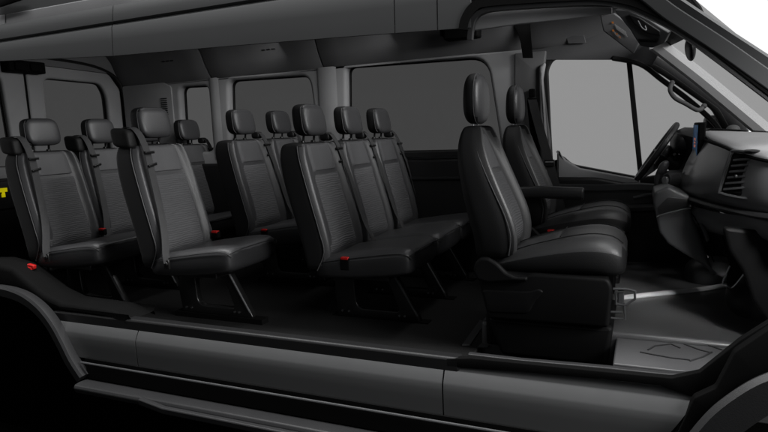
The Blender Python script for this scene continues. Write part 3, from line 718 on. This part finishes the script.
# ------------------------------------------------------------------ front seats
FST = [(.40, .02, .175, .19), (.46, .025, .20, .205), (.53, .015, .205, .222), (.60, -.005, .19, .225), (.68, -.022, .155, .225), (.76, -.035, .118, .222), (.84, -.045, .082, .214), (.90, -.047, .058, .198), (.95, -.044, .04, .17), (.985, -.036, .028, .135)]
def front_seat(label, loc):
    t = thing('front_seat', label, 'front seat', loc, 'the two front seats')
    b = part('backrest', backrest_bm(FST, bol=.05, capz=.022, power=3.4), t, M['vinyl_side'], sub=1)
    part('upper_insert', front_patch(FST, .80, .97, .60, .006, bol=.05), b, M['insert'])
    part('fabric_insert', front_patch(FST, .47, .797, .56, .006, bol=.05), b, M['fabric'])
    two_tone(b, M['front_leather'])
    for sg in (1, -1):
        bm = bmesh.new(); pts = [Vector((interp(FST, z)[2]-.002, sg*(interp(FST, z)[3]-.010), z)) for z in (.44, .53, .62, .70, .78, .86, .92, .97)]
        add_sweep(bm, catmull(pts, 4), circ(.0026, 6)); part('piping', bm, b, M['piping'])
    bm = bmesh.new()
    sbox(bm, (.012, 0, 1.127), (.098, .235, .232), 2.9, shear=lambda p: Vector((p.x*(1-.6*p.z)+.0, p.y*(1-.9*max(0, p.z)), p.z)))
    h = part('headrest', bm, t, M['vinyl_side'], sub=1); two_tone(h, M['leather'])
    bm = bmesh.new(); pts = []
    for k in range(32):
        a = 2*math.pi*k/32; f = lambda q: math.copysign(abs(q)**(2/3.0), q); z = f(math.sin(a))*.113
        pts.append(Vector((.025, f(math.cos(a))*.1135*(1-.9*max(0, z)), 1.127+z)))
    add_sweep(bm, pts, circ(.0024, 6), up=Vector((1, 0, 0)), closed=True); part('piping', bm, h, M['piping'])
    for sg in (-1, 1):
        bm = bmesh.new(); add_cyl(bm, (.0, sg*.04, .985), (.005, sg*.04, 1.03), .007, n=12); add_cyl(bm, (.0, sg*.04, .995), (.0, sg*.04, 1.006), .014, .012, 14); part('headrest_post', bm, h, M['steel'])
    # cushion
    secs = [(.10, .36, .40, .17), (.16, .35, .43, .20), (.26, .355, .47, .222), (.36, .36, .50, .232), (.46, .362, .525, .235), (.54, .36, .535, .235), (.61, .358, .525, .225), (.65, .365, .495, .205), (.665, .385, .46, .175)]
    bm = bmesh.new(); n = 28; rings = []
    for x, z0, z1, hw in secs:
        L = []
        for k in range(n):
            a = 2*math.pi*k/n; e = 2/3.6; cs, sn = math.cos(a), math.sin(a)
            y = math.copysign(abs(cs)**e, cs)*hw; zz = math.copysign(abs(sn)**e, sn)
            z = (z0+z1)/2+zz*(z1-z0)/2
            if zz > .5: z += .016*math.exp(-((abs(y)/hw-.74)/.18)**2)-.006
            L.append(bm.verts.new((x, y, z)))
        rings.append(L)
    for A, B in zip(rings, rings[1:]):
        for k in range(n): bm.faces.new((A[k], A[(k+1) % n], B[(k+1) % n], B[k]))
    bm.faces.new(rings[0][::-1]); bm.faces.new(rings[-1])
    c = part('seat_cushion', bm, t, M['vinyl_side'], sub=1); c.data.materials.append(M['front_leather'])
    for p in c.data.polygons:
        if p.normal.z > .35: p.material_index = 1
    bm = bmesh.new(); G = []
    for i in range(13):
        x = .17+(.385-.17)*i/12; _, z0, z1, hw = interp([(a_, b_, c_, d2_) for a_, b_, c_, d2_ in secs], x); row = []
        for j in range(13):
            y = hw*.55*(-1+j/6); q = abs(y)/hw; ed = 0 if (i in (0, 12) or j in (0, 12)) else .005
            row.append(bm.verts.new((x, y, z1+.016*math.exp(-((q-.74)/.18)**2)-.008+ed)))
        G.append(row)
    for i in range(12):
        for j in range(12): bm.faces.new((G[i][j], G[i][j+1], G[i+1][j+1], G[i+1][j]))
    part('fabric_insert', bm, c, M['insert'])
    bm = bmesh.new()
    for sg in (-1, 1): add_sweep(bm, catmull([Vector((x, sg*hw*.60, z1+.004)) for x, z0, z1, hw in secs[1:-1]], 3), circ(.0024, 6), up=Vector((0, 1, 0)))
    add_sweep(bm, [Vector((.40, y, .5155+.004)) for y in (-.13, 0, .13)], circ(.0024, 6), up=Vector((0, 0, 1)))
    part('seam', bm, c, M['vinyl_side'])
    # base: side shields, recliner cover, pedestal
    bm = bmesh.new(); add_box(bm, (.10, -.22, .17), (.60, .22, .375)); add_box(bm, (.08, -.18, .02), (.60, .18, .17)); part('seat_base', bm, t, M['base'], bev=.015, seg=3)
    for sg in (-1, 1):
        sp = plate('side_shield', rounded([(.065, .40), (.08, .30), (.11, .17), (.605, .175), (.615, .345), (.60, .378), (.30, .382), (.26, .37), (.16, .385), (.11, .44)], .02), [], sg*.262, sg*.222, M['base'], t, .014)
        bm = bmesh.new()
        prof = [(.07, .345), (.055, .385), (.062, .42), (.085, .445), (.12, .447), (.16, .425), (.20, .385), (.24, .37), (.285, .372), (.285, .352), (.2, .345), (.12, .335)]
        plate('recliner_cover', rounded(prof, .012), [], sg*.285, sg*.255, M['base'], sp, .012)
        plate('shield_moulding', rounded([(.085, .30), (.29, .305), (.33, .32), (.35, .31), (.31, .26), (.29, .21), (.115, .20)], .02), [], sg*.268, sg*.255, M['base'], sp, .008)
    plate('pedestal', rounded([(.10, .165), (.62, .17), (.60, .0), (.16, .0)], .02), [], -.235, .20, M['base'], t, .02)
    return t
fj = front_seat('front passenger seat nearest the open side, in front of its bench', (.947, -.457, .0))
fk = copy_tree(fj); fk.location = (.947, .457, .0); fk['label'] = 'driver seat by the far door, facing the steering wheel'
# driver's armrest (inboard)
bm = bmesh.new(); P_ = [on(u, v, 'y', .2)-fk.location for u, v in ((516, 193), (540, 192), (562, 193), (584, 194))]
add_sweep(bm, P_, [(.035*math.copysign(abs(math.cos(a))**.7, math.cos(a)), .03*math.copysign(abs(math.sin(a))**.7, math.sin(a))) for a in [2*math.pi*k/14 for k in range(14)]]); part('armrest', bm, fk, M['vinyl'], bev=.01, seg=3)
# red buckles inboard of both front seats, on black stalks
for t_, (u, v), y in ((fk, (551, 232), .2), (fj, (543, 239), -.2)):
    p = on(u, v, 'y', y)-t_.location
    bm = bmesh.new(); add_cyl(bm, p+Vector((-.02, 0, -.10)), p+Vector((0, 0, -.01)), .012, n=10); add_box(bm, p-Vector((.02, .014, .035)), p+Vector((.02, .014, .004))); bu = part('buckle', bm, t_, M['black'], bev=.004)
    bm = bmesh.new(); add_box(bm, p+Vector((-.018, -.0155, .002)), p+Vector((.018, .0155, .012))); part('release_button', bm, bu, M['red'], bev=.002)
# front bracket / latch of the passenger seat base
bm = bmesh.new(); Y0 = -.66; B = lambda pts: [on(u, v, 'y', Y0)-fj.location for u, v in pts]
add_sweep(bm, B([(613, 289), (627, 289), (635, 291), (635, 299), (626, 305), (616, 304)]), circ(.0055, 8))
add_sweep(bm, B([(616, 304), (616, 292), (624, 292)]), circ(.004, 8))
add_sweep(bm, B([(611, 318), (625, 319), (624, 303)]), circ(.005, 8)); add_sweep(bm, B([(611, 312), (622, 312)]), circ(.005, 8))
part('front_latch', bm, fj, M['plastic_grey'])
bm = bmesh.new(); a_ = on(622, 296, 'y', Y0+.01)-fj.location; add_box(bm, a_-Vector((.016, .01, .03)), a_+Vector((.008, .01, .025))); part('latch_plate', bm, fj, M['plastic_grey'], bev=.004)
# floor rails behind the passenger seat base (pale strips)
for pts in ([(462, 345), (470, 345), (486, 322), (480, 320)], [(478, 347), (488, 347), (497, 334), (490, 333)]):
    P = [on(u, v, 'z', .006) for u, v in pts]
    plate('floor_strip', [(p.x, p.y) for p in P], [], 0.002, .008, M['plastic_grey'], V, .001, axis='z')

# driver's belt on the B pillar
sb = thing('pillar_seat_belt', "driver's black seat belt hanging from the pillar beside the door window", 'seat belt', on(532, 95, 'y', .80))
L_ = lambda u, v, y: on(u, v, 'y', y)-sb.location
bm = bmesh.new(); add_box(bm, L_(532, 92, .78)-Vector((.02, .01, .035)), L_(532, 92, .78)+Vector((.02, .01, .02))); add_box(bm, L_(533, 100, .77)-Vector((.035, .012, .018)), L_(533, 100, .77)+Vector((.035, .012, .018))); bs = part('height_adjuster', bm, sb, M['black'], bev=.008, seg=3)
part('webbing', ribbon_bm([L_(532, 98, .76), L_(536, 115, .755), L_(543, 140, .75), L_(550, 165, .75), L_(557, 192, .75), L_(562, 215, .75)], .055, .003, up=Vector((1, 0, 0))), sb, M['belt'])
part('webbing', ribbon_bm([L_(530, 100, .775), L_(533, 130, .775), L_(538, 160, .775), L_(540, 190, .775)], .04, .003, up=Vector((1, 0, 0))), sb, M['black'])
bm = bmesh.new(); p = L_(549.5, 163, .74); add_box(bm, p-Vector((.033, .006, .022)), p+Vector((.033, .006, .022))); part('belt_tongue', bm, sb, M['plastic'], bev=.005)
bm = bmesh.new(); add_box(bm, p-Vector((.026, .009, -.004)), p+Vector((.026, -.0065, .010))); part('tongue_slot', bm, sb, M['trim'], bev=.001)

# ------------------------------------------------------------------ dashboard
da = thing('dashboard', 'dark grey dashboard with air vent, touchscreen and open shelf under the windscreen', 'dashboard', (1.9, 0, .12))
O_ = da.location
def loft(name, rails, m, parent=da, n=4, sub=0, thick=0, base=O_):
    """rails: list of lists of world points of equal length"""
    bm = bmesh.new(); G = [[bm.verts.new(p-base) for p in catmull(r_, n)] for r_ in rails]
    for A, B_ in zip(G, G[1:]):
        for k in range(len(A)-1): bm.faces.new((A[k], A[k+1], B_[k+1], B_[k]))
    o = part(name, bm, parent, m, sub=sub)
    if thick: s = o.modifiers.new('t', 'SOLIDIFY'); s.thickness = thick; s.offset = 0
    return o
ys = [.10, -.10, -.32, -.52, -.70, -.80]
rail = lambda pts, dx=0, dz=0: [on(u, v, 'y', y)+Vector((dx, 0, dz)) for (u, v), y in zip(pts, ys)]
A0 = rail([(699, 133), (706, 138), (722, 145), (740, 153), (760, 158), (785, 162)])
Aup = [p+Vector((.012, 0, .016)) for p in A0]
Aback = [Vector((p.x+.5, p.y, .905)) for p in A0]; Amid = [Vector((p.x+.22, p.y, .922)) for p in A0]
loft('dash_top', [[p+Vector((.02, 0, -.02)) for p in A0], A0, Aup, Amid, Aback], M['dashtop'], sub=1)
# far side top with instrument hood
F0 = [Vector((1.93, .85, .90)), Vector((1.92, .7, .90)), Vector((1.84, .58, .925)), Vector((1.82, .45, .935)), Vector((1.84, .32, .925)), Vector((1.90, .2, .905)), A0[0]]
loft('dash_top', [[p+Vector((.03, 0, -.12)) for p in F0], F0, [p+Vector((.05, 0, .02)) for p in F0], [Vector((2.15, p.y, .93)) for p in F0], [Vector((2.38, p.y, .90)) for p in F0]], M['plastic'])
# decor face from pad edge to shelf
A1 = rail([(699, 136), (704, 141), (720, 147), (739, 155), (760, 161), (785, 165)], .008)
B0 = rail([(676, 190), (686, 194), (706, 199), (730, 205), (758, 210), (785, 213)])
Bm = [a.lerp(b, .55)+Vector((-.012, 0, .012)) for a, b in zip(A1, B0)]
B0b = [p+Vector((.03, 0, -.012)) for p in B0]
bm = bmesh.new(); add_sweep(bm, [p-O_+Vector((-.004, 0, .004)) for p in catmull(A1, 5)], circ(.006, 8)); part('dash_gap', bm, da, M['black'])
dec = loft('decor_panel', [A1, Bm, B0, B0b], M['decor'], sub=1)
# lip below the pad
loft('dash_fascia_gap', [[p+Vector((.055, 0, -.008)) for p in B0], [p+Vector((.055, 0, -.055)) for p in B0]], M['black'])
# trim bar under decor (dark, wavy)
S0 = rail([(668, 198), (690, 199), (712, 205), (738, 211), (762, 216), (785, 219)])
bm = bmesh.new(); add_sweep(bm, [p-O_ for p in catmull(S0, 5)], [(.028*math.cos(a), .013*math.sin(a)) for a in [2*math.pi*k/12 for k in range(12)]], up=Vector((0, 0, 1))); part('shelf_lip', bm, da, M['plastic'])
# glovebox roll, bulging
C0 = rail([(664, 204), (689, 206), (712, 212), (740, 216), (764, 220), (785, 224)], .012)
C1 = rail([(664, 212), (688, 214), (712, 222), (742, 226), (764, 230), (785, 234)], -.006)
C2 = rail([(664, 222), (690, 226), (716, 232), (744, 236), (764, 240), (785, 244)], .012)
C3 = [p+Vector((.05, 0, -.02)) for p in C2]
loft('glovebox_roll', [C0, C1, C2, C3], M['decor'], sub=1)
# lower dash panel down to the toe board
D1 = [p+Vector((.06, 0, -.03)) for p in C2]
D2 = [Vector((max(2.0, p.x+.12), p.y, .38)) for p in C2]; D3 = [Vector((2.25, p.y, .20)) for p in C2]; D4 = [Vector((2.45, p.y, .12)) for p in C2]
loft('lower_dash', [C3, D1, D2, D3, D4], M['plastic'])
# far side lower dash
loft('lower_dash', [[p+Vector((.03, 0, -.12)) for p in F0], [p+Vector((.0, 0, -.28)) for p in F0], [Vector((2.1, p.y, .45)) for p in F0], [Vector((2.4, p.y, .12)) for p in F0]], M['plastic'])
# centre console stack (box toward the seats) with pocket
YC = -.14
stk = [(653, 202), (655, 192), (668, 186), (690, 196), (692, 214), (700, 236), (708, 258), (716, 277), (704, 266), (684, 254), (668, 244), (659, 232), (656, 216)]
P = onY(stk, YC); plate('centre_stack', rounded([(p.x-O_.x, p.z-O_.z) for p in P], .012), [], YC, .22, M['plastic_grey'], da, .016)
P = onY([(657, 208), (668, 197), (688, 199), (689, 206), (668, 212), (659, 215)], YC-.003)
plate('pocket', rounded([(p.x-O_.x, p.z-O_.z) for p in P], .008), [], YC-.004, YC+.01, M['plastic'], da, .003)
bm = bmesh.new(); add_sweep(bm, [p-O_ for p in catmull(onY([(657, 217), (663, 214.5), (678, 211), (691, 208)], YC-.004), 4)], circ(.005, 8)); part('pocket_lip', bm, da, M['plastic_grey'])
# console side panel seam and bracket handle (chrome U)
bm = bmesh.new(); add_sweep(bm, [p-O_ for p in catmull(onY([(691, 213), (700, 226), (706, 243), (714, 262)], YC-.02), 4)], circ(.003, 6)); part('seam', bm, da, M['black'])
bm = bmesh.new(); add_sweep(bm, [p-O_ for p in catmull([on(730, 266, 'y', -.32), on(723, 282, 'y', -.32), on(727, 286, 'y', -.33), on(733, 287, 'y', -.33), on(744, 274, 'y', -.33)], 5)], circ(.004, 8)); part('pocket_frame', bm, da, M['steel'])
plate('door_pocket', rounded([(p.x-O_.x, p.z-O_.z) for p in onY([(722, 235), (728, 236), (740, 262), (744, 274), (734, 286), (726, 284), (729, 265)], -.30)], .01), [], -.305, -.29, M['black'], da, .004)
bm = bmesh.new(); add_sweep(bm, [p-O_ for p in catmull(onY([(701, 224), (705, 232), (708, 241)], -.20), 5)], circ(.008, 8)); part('bag_hook', bm, da, M['plastic_grey'])
# footwell side: dark kick panel and raised hump
pk = [(722, 226), (800, 235), (800, 330), (768, 322), (752, 300), (742, 270), (728, 250)]
plate('kick_panel', rounded([(p.x-O_.x, p.z-O_.z) for p in onY(pk, -.62)], .02), [], -.64, -.60, M['base'], da, .015)
bm = bmesh.new(); q = on(742, 300, 'y', -.2); sbox(bm, q-O_+Vector((.17, .15, -.06)), (.42, .5, .34), 3); part('footwell_hump', bm, da, M['plastic'])
bm = bmesh.new(); q = on(692, 272, 'y', .45); sbox(bm, q-O_+Vector((.1, 0, -.02)), (.28, .3, .22), 2.6); part('footwell_hump', bm, da, M['plastic_grey'])
# vent on the decor: frame, slats
vq = [(733, 152), (760, 156), (747, 197), (721, 192)]
vy = -.56
def vpt(u, v, d=0):   # plane facing the seats
    n_ = Vector((-.80, -.55, .15)).normalized(); a = on(741, 174, 'y', vy)+n_*d
    dd_ = (u-384)/FPX*rr-(v-216)/FPX*uu+fwd; return CAM+dd_*((a-CAM).dot(n_)/dd_.dot(n_))
bm = bmesh.new(); lo_ = [bm.verts.new(vpt(u, v, .012)-O_) for u, v in vq]; hi_ = [bm.verts.new(vpt(u, v, -.03)-O_) for u, v in vq]
bm.faces.new(lo_); bm.faces.new(hi_[::-1])
for k in range(4): bm.faces.new((lo_[k], lo_[(k+1) % 4], hi_[(k+1) % 4], hi_[k]))
ve = part('air_vent', bm, da, M['black'], bev=.01)
bm = bmesh.new(); add_sweep(bm, [vpt(u, v, .014)-O_ for u, v in catmull([Vector((a, b, 0)) for a, b in [(735, 154.5), (756, 157), (758, 161), (746, 192), (743, 195), (726, 191.5), (724, 188), (731, 160)]], 3, True) for u, v in [(u, v)]] if False else [vpt(p.x, p.y, .014)-O_ for p in catmull([Vector((a, b, 0)) for a, b in [(735, 151), (759, 154.5), (761.5, 160), (750, 194), (746, 198.5), (723, 194), (720, 189), (730, 156)]], 4, True)], circ(.006, 8), up=Vector((1, 0, 0)), closed=True); part('vent_frame', bm, ve, M['plastic_grey'])
bm = bmesh.new()
for k in range(6):
    t = (k+.6)/6.2; a = Vector((735, 157)).lerp(Vector((723, 193)), t); b = Vector((758, 155)).lerp(Vector((746, 191)), t)
    add_sweep(bm, [vpt(a.x, a.y, .014)-O_, vpt(b.x, b.y, .014)-O_], rect(.009, .012), up=Vector((-.8, -.55, .15)))
part('vent_slats', bm, ve, M['plastic_grey'], bev=.002)
bm = bmesh.new(); p = vpt(736, 176, .024)-O_; add_box(bm, p-Vector((.004, .014, .005)), p+Vector((.004, .014, .005))); part('vent_tab', bm, ve, M['steel'], bev=.002)
# small round upper vent behind the vent, on the dash end
bm = bmesh.new(); sbox(bm, on(752, 151, 'y', -.58)-O_, (.05, .12, .012), 2.5); part('top_vent', bm, da, M['plastic'])
# touchscreen, turned to the driver's seat row
scy = .02
sc = thing('touchscreen', 'upright black touchscreen tablet with blue and orange display on the dashboard centre', 'screen', on(696, 163, 'y', scy))
c0 = on(697, 143, 'y', scy); hx = .013
def quadbox(pts_front, dvec, name, m, parent, bev=.003):
    bm = bmesh.new(); A = [bm.verts.new(p-parent.location) for p in pts_front]; B_ = [bm.verts.new(p+dvec-parent.location) for p in pts_front]
    n = len(A); bm.faces.new(A); bm.faces.new(B_[::-1])
    for k in range(n): bm.faces.new((A[k], A[(k+1) % n], B_[(k+1) % n], B_[k]))
    return part(name, bm, parent, m, bev=bev)
near_b = on(698.5, 164, 'y', scy-.10); near_t = on(697.5, 122.5, 'y', scy-.10); near_b.x = near_t.x = (near_b.x+near_t.x)/2
xs_ = near_t.x
scr = [near_t, near_b, Vector((xs_+.0, near_b.y+.27, near_b.z)), Vector((xs_+.0, near_t.y+.27, near_t.z))]
dv = Vector((.03, 0, .0)); quadbox(scr, dv, 'screen_case', M['black'], sc, .006)
em2 = bpy.data.materials.new('screen_display'); em2.use_nodes = True; nt = em2.node_tree; b2 = nt.nodes['Principled BSDF']
tc = nt.nodes.new('ShaderNodeTexCoord'); vo = nt.nodes.new('ShaderNodeTexVoronoi'); vo.inputs['Scale'].default_value = 55; nt.links.new(tc.outputs['Object'], vo.inputs['Vector'])
cr = nt.nodes.new('ShaderNodeValToRGB'); cr.color_ramp.interpolation = 'CONSTANT'; nt.links.new(vo.outputs['Color'], cr.inputs[0])
cr.color_ramp.elements[0].color = (.004, .02, .05, 1); cr.color_ramp.elements[1].position = .5; cr.color_ramp.elements[1].color = (.01, .05, .12, 1)
e = cr.color_ramp.elements.new(.75); e.color = (.03, .09, .18, 1)
nt.links.new(cr.outputs[0], b2.inputs['Emission Color']); b2.inputs['Emission Strength'].default_value = .45; b2.inputs['Base Color'].default_value = (.005, .01, .02, 1)
eo = bpy.data.materials.new('screen_orange'); eo.use_nodes = True; b3 = eo.node_tree.nodes['Principled BSDF']; b3.inputs['Emission Color'].default_value = (.5, .10, .02, 1); b3.inputs['Emission Strength'].default_value = .35
ins = Vector((-.003, 0, 0)); t0, b0 = scr[0], scr[1]
q = [t0+Vector((0, .012, -.012)), b0+Vector((0, .012, .012)), scr[2]+Vector((0, -.012, .012)), scr[3]+Vector((0, -.012, -.012))]
quadbox([p+ins for p in q], Vector((.002, 0, 0)), 'display', em2, sc, 0)
z_ = (t0.z+b0.z)/2
for dz, h in ((-.022, .012), (-.004, .008), (.010, .012)):
    yy = t0.y+.10
    quadbox([Vector((xs_-.005, yy, z_+dz+h)), Vector((xs_-.005, yy, z_+dz)), Vector((xs_-.005, yy+.07, z_+dz)), Vector((xs_-.005, yy+.07, z_+dz+h))], Vector((.002, 0, 0)), 'display_icon', eo, sc, 0)
# dark stalk + small camera-like pod beside the screen, outer mirror
bm = bmesh.new(); sbox(bm, Vector((xs_+.05, .02, near_b.z-.01))-O_, (.10, .26, .08), 3); part('screen_mount', bm, da, M['black'])
# small speaker dome where the A pillar meets the dash
bm = bmesh.new(); bmesh.ops.create_uvsphere(bm, u_segments=24, v_segments=12, radius=.036, matrix=Matrix.Translation(on(733, 130, 'y', .62)-O_) @ Matrix.Diagonal((1, 1, .8, 1))); part('speaker_dome', bm, da, M['pillar'])
# exterior mirror beyond the door glass
em_ = thing('exterior_mirror', 'black exterior mirror seen through the far door glass beside the touchscreen', 'mirror', on(712, 128, 'y', 1.08))
bm = bmesh.new(); sbox(bm, (0, 0, 0), (.10, .16, .16), 4); part('mirror_shell', bm, em_, M['plastic'], sub=1)
bm = bmesh.new(); add_cyl(bm, (.0, .02, -.07), (.05, -.16, -.16), .02, n=12); part('mirror_arm', bm, em_, M['plastic'])
# console controls: gear lever, dials
gl = thing('gear_lever', 'glossy grey and black gear lever standing on the centre of the dashboard', 'gear lever', on(660, 196, 'y', .15))
bm = bmesh.new(); K = lambda u, v: on(u, v, 'y', .15)-gl.location
add_sweep(bm, catmull([K(660, 194), K(658, 186), K(658, 178), K(661, 170), K(665, 165)], 5), circ(.017, 12)); part('lever_stalk', bm, gl, M['vinyl'])
bm = bmesh.new(); sbox(bm, K(663, 168), (.05, .05, .075), 2.4, shear=lambda p: Vector((p.x+p.z*.35, p.y, p.z))); part('lever_knob', bm, gl, M['leather'], sub=1)
bm = bmesh.new(); p = on(673, 180, 'y', .05)-O_; add_cyl(bm, p+Vector((-.03, -.02, .0)), p+Vector((.02, .01, 0)), .034, n=28); k_ = part('dial', bm, da, M['plastic'], bev=.004)
bm = bmesh.new(); add_cyl(bm, p+Vector((-.04, -.027, .0)), p+Vector((-.028, -.018, 0)), .019, n=24); part('dial_cap', bm, k_, M['decor'], bev=.003)
bm = bmesh.new()
for u, v in ((685, 173), (687, 178), (684, 183), (689, 170)): p = on(u, v, 'y', .05)-O_; bmesh.ops.create_uvsphere(bm, u_segments=12, v_segments=8, radius=.010, matrix=Matrix.Translation(p))
part('switch', bm, da, M['decor'])
bm = bmesh.new(); sbox(bm, on(676, 186, 'y', .18)-O_, (.17, .22, .16), 3.2); part('control_panel', bm, da, M['plastic'], sub=1)
# instrument cluster hood behind the wheel
bm = bmesh.new(); sbox(bm, Vector((1.88, .45, .87))-O_, (.16, .34, .12), 3); part('instrument_hood', bm, da, M['plastic'], sub=1)
# steering wheel: parts of its own thing on a column
sw = thing('steering_wheel', 'black steering wheel seen edge-on in front of the driver seat', 'steering wheel', Vector((1.733, .45, .82)))
d_ = (on(678, 123, 'y', .45)-on(636, 180, 'y', .45)); rad = d_.length/2-.012; sw.location = (on(678, 123, 'y', .45)+on(636, 180, 'y', .45))/2
ax_u = d_.normalized(); ax_v = Vector((0, 1, 0)); nrm = ax_u.cross(ax_v).normalized()
bm = bmesh.new(); pts = [ax_u*rad*math.cos(2*math.pi*k/48)+ax_v*rad*math.sin(2*math.pi*k/48) for k in range(48)]
add_sweep(bm, pts, circ(.0155, 12), up=nrm, closed=True); part('rim', bm, sw, M['vinyl'])
if nrm.x > 0: nrm = -nrm
bm = bmesh.new(); cc = -nrm*.04
for a in (0, math.pi, -math.pi/2):
    e_ = ax_v*math.cos(a)+ax_u*math.sin(a); add_sweep(bm, catmull([cc+e_*.03, cc*.8+e_*rad*.5, e_*rad*.97], 4), rect(.012, .04), up=nrm)
part('spoke', bm, sw, M['plastic_grey'], bev=.004)
bm = bmesh.new(); sbox(bm, (0, 0, 0), (.05, .15, .13), 3); bmesh.ops.rotate(bm, verts=bm.verts[:], cent=(0, 0, 0), matrix=Matrix.Rotation(math.atan2(ax_u.x, ax_u.z), 3, 'Y')); bmesh.ops.translate(bm, verts=bm.verts[:], vec=cc); part('hub', bm, sw, M['plastic'], sub=1)
bm = bmesh.new(); add_cyl(bm, cc, cc-nrm*.22, .045, .06); part('column', bm, sw, M['plastic'])
bm = bmesh.new(); add_sweep(bm, catmull([cc-nrm*.06, cc-nrm*.05-ax_v*.10+ax_u*.03, cc-nrm*.03-ax_v*.19+ax_u*.04], 4), circ(.008, 8)); part('indicator_stalk', bm, sw, M['plastic'])
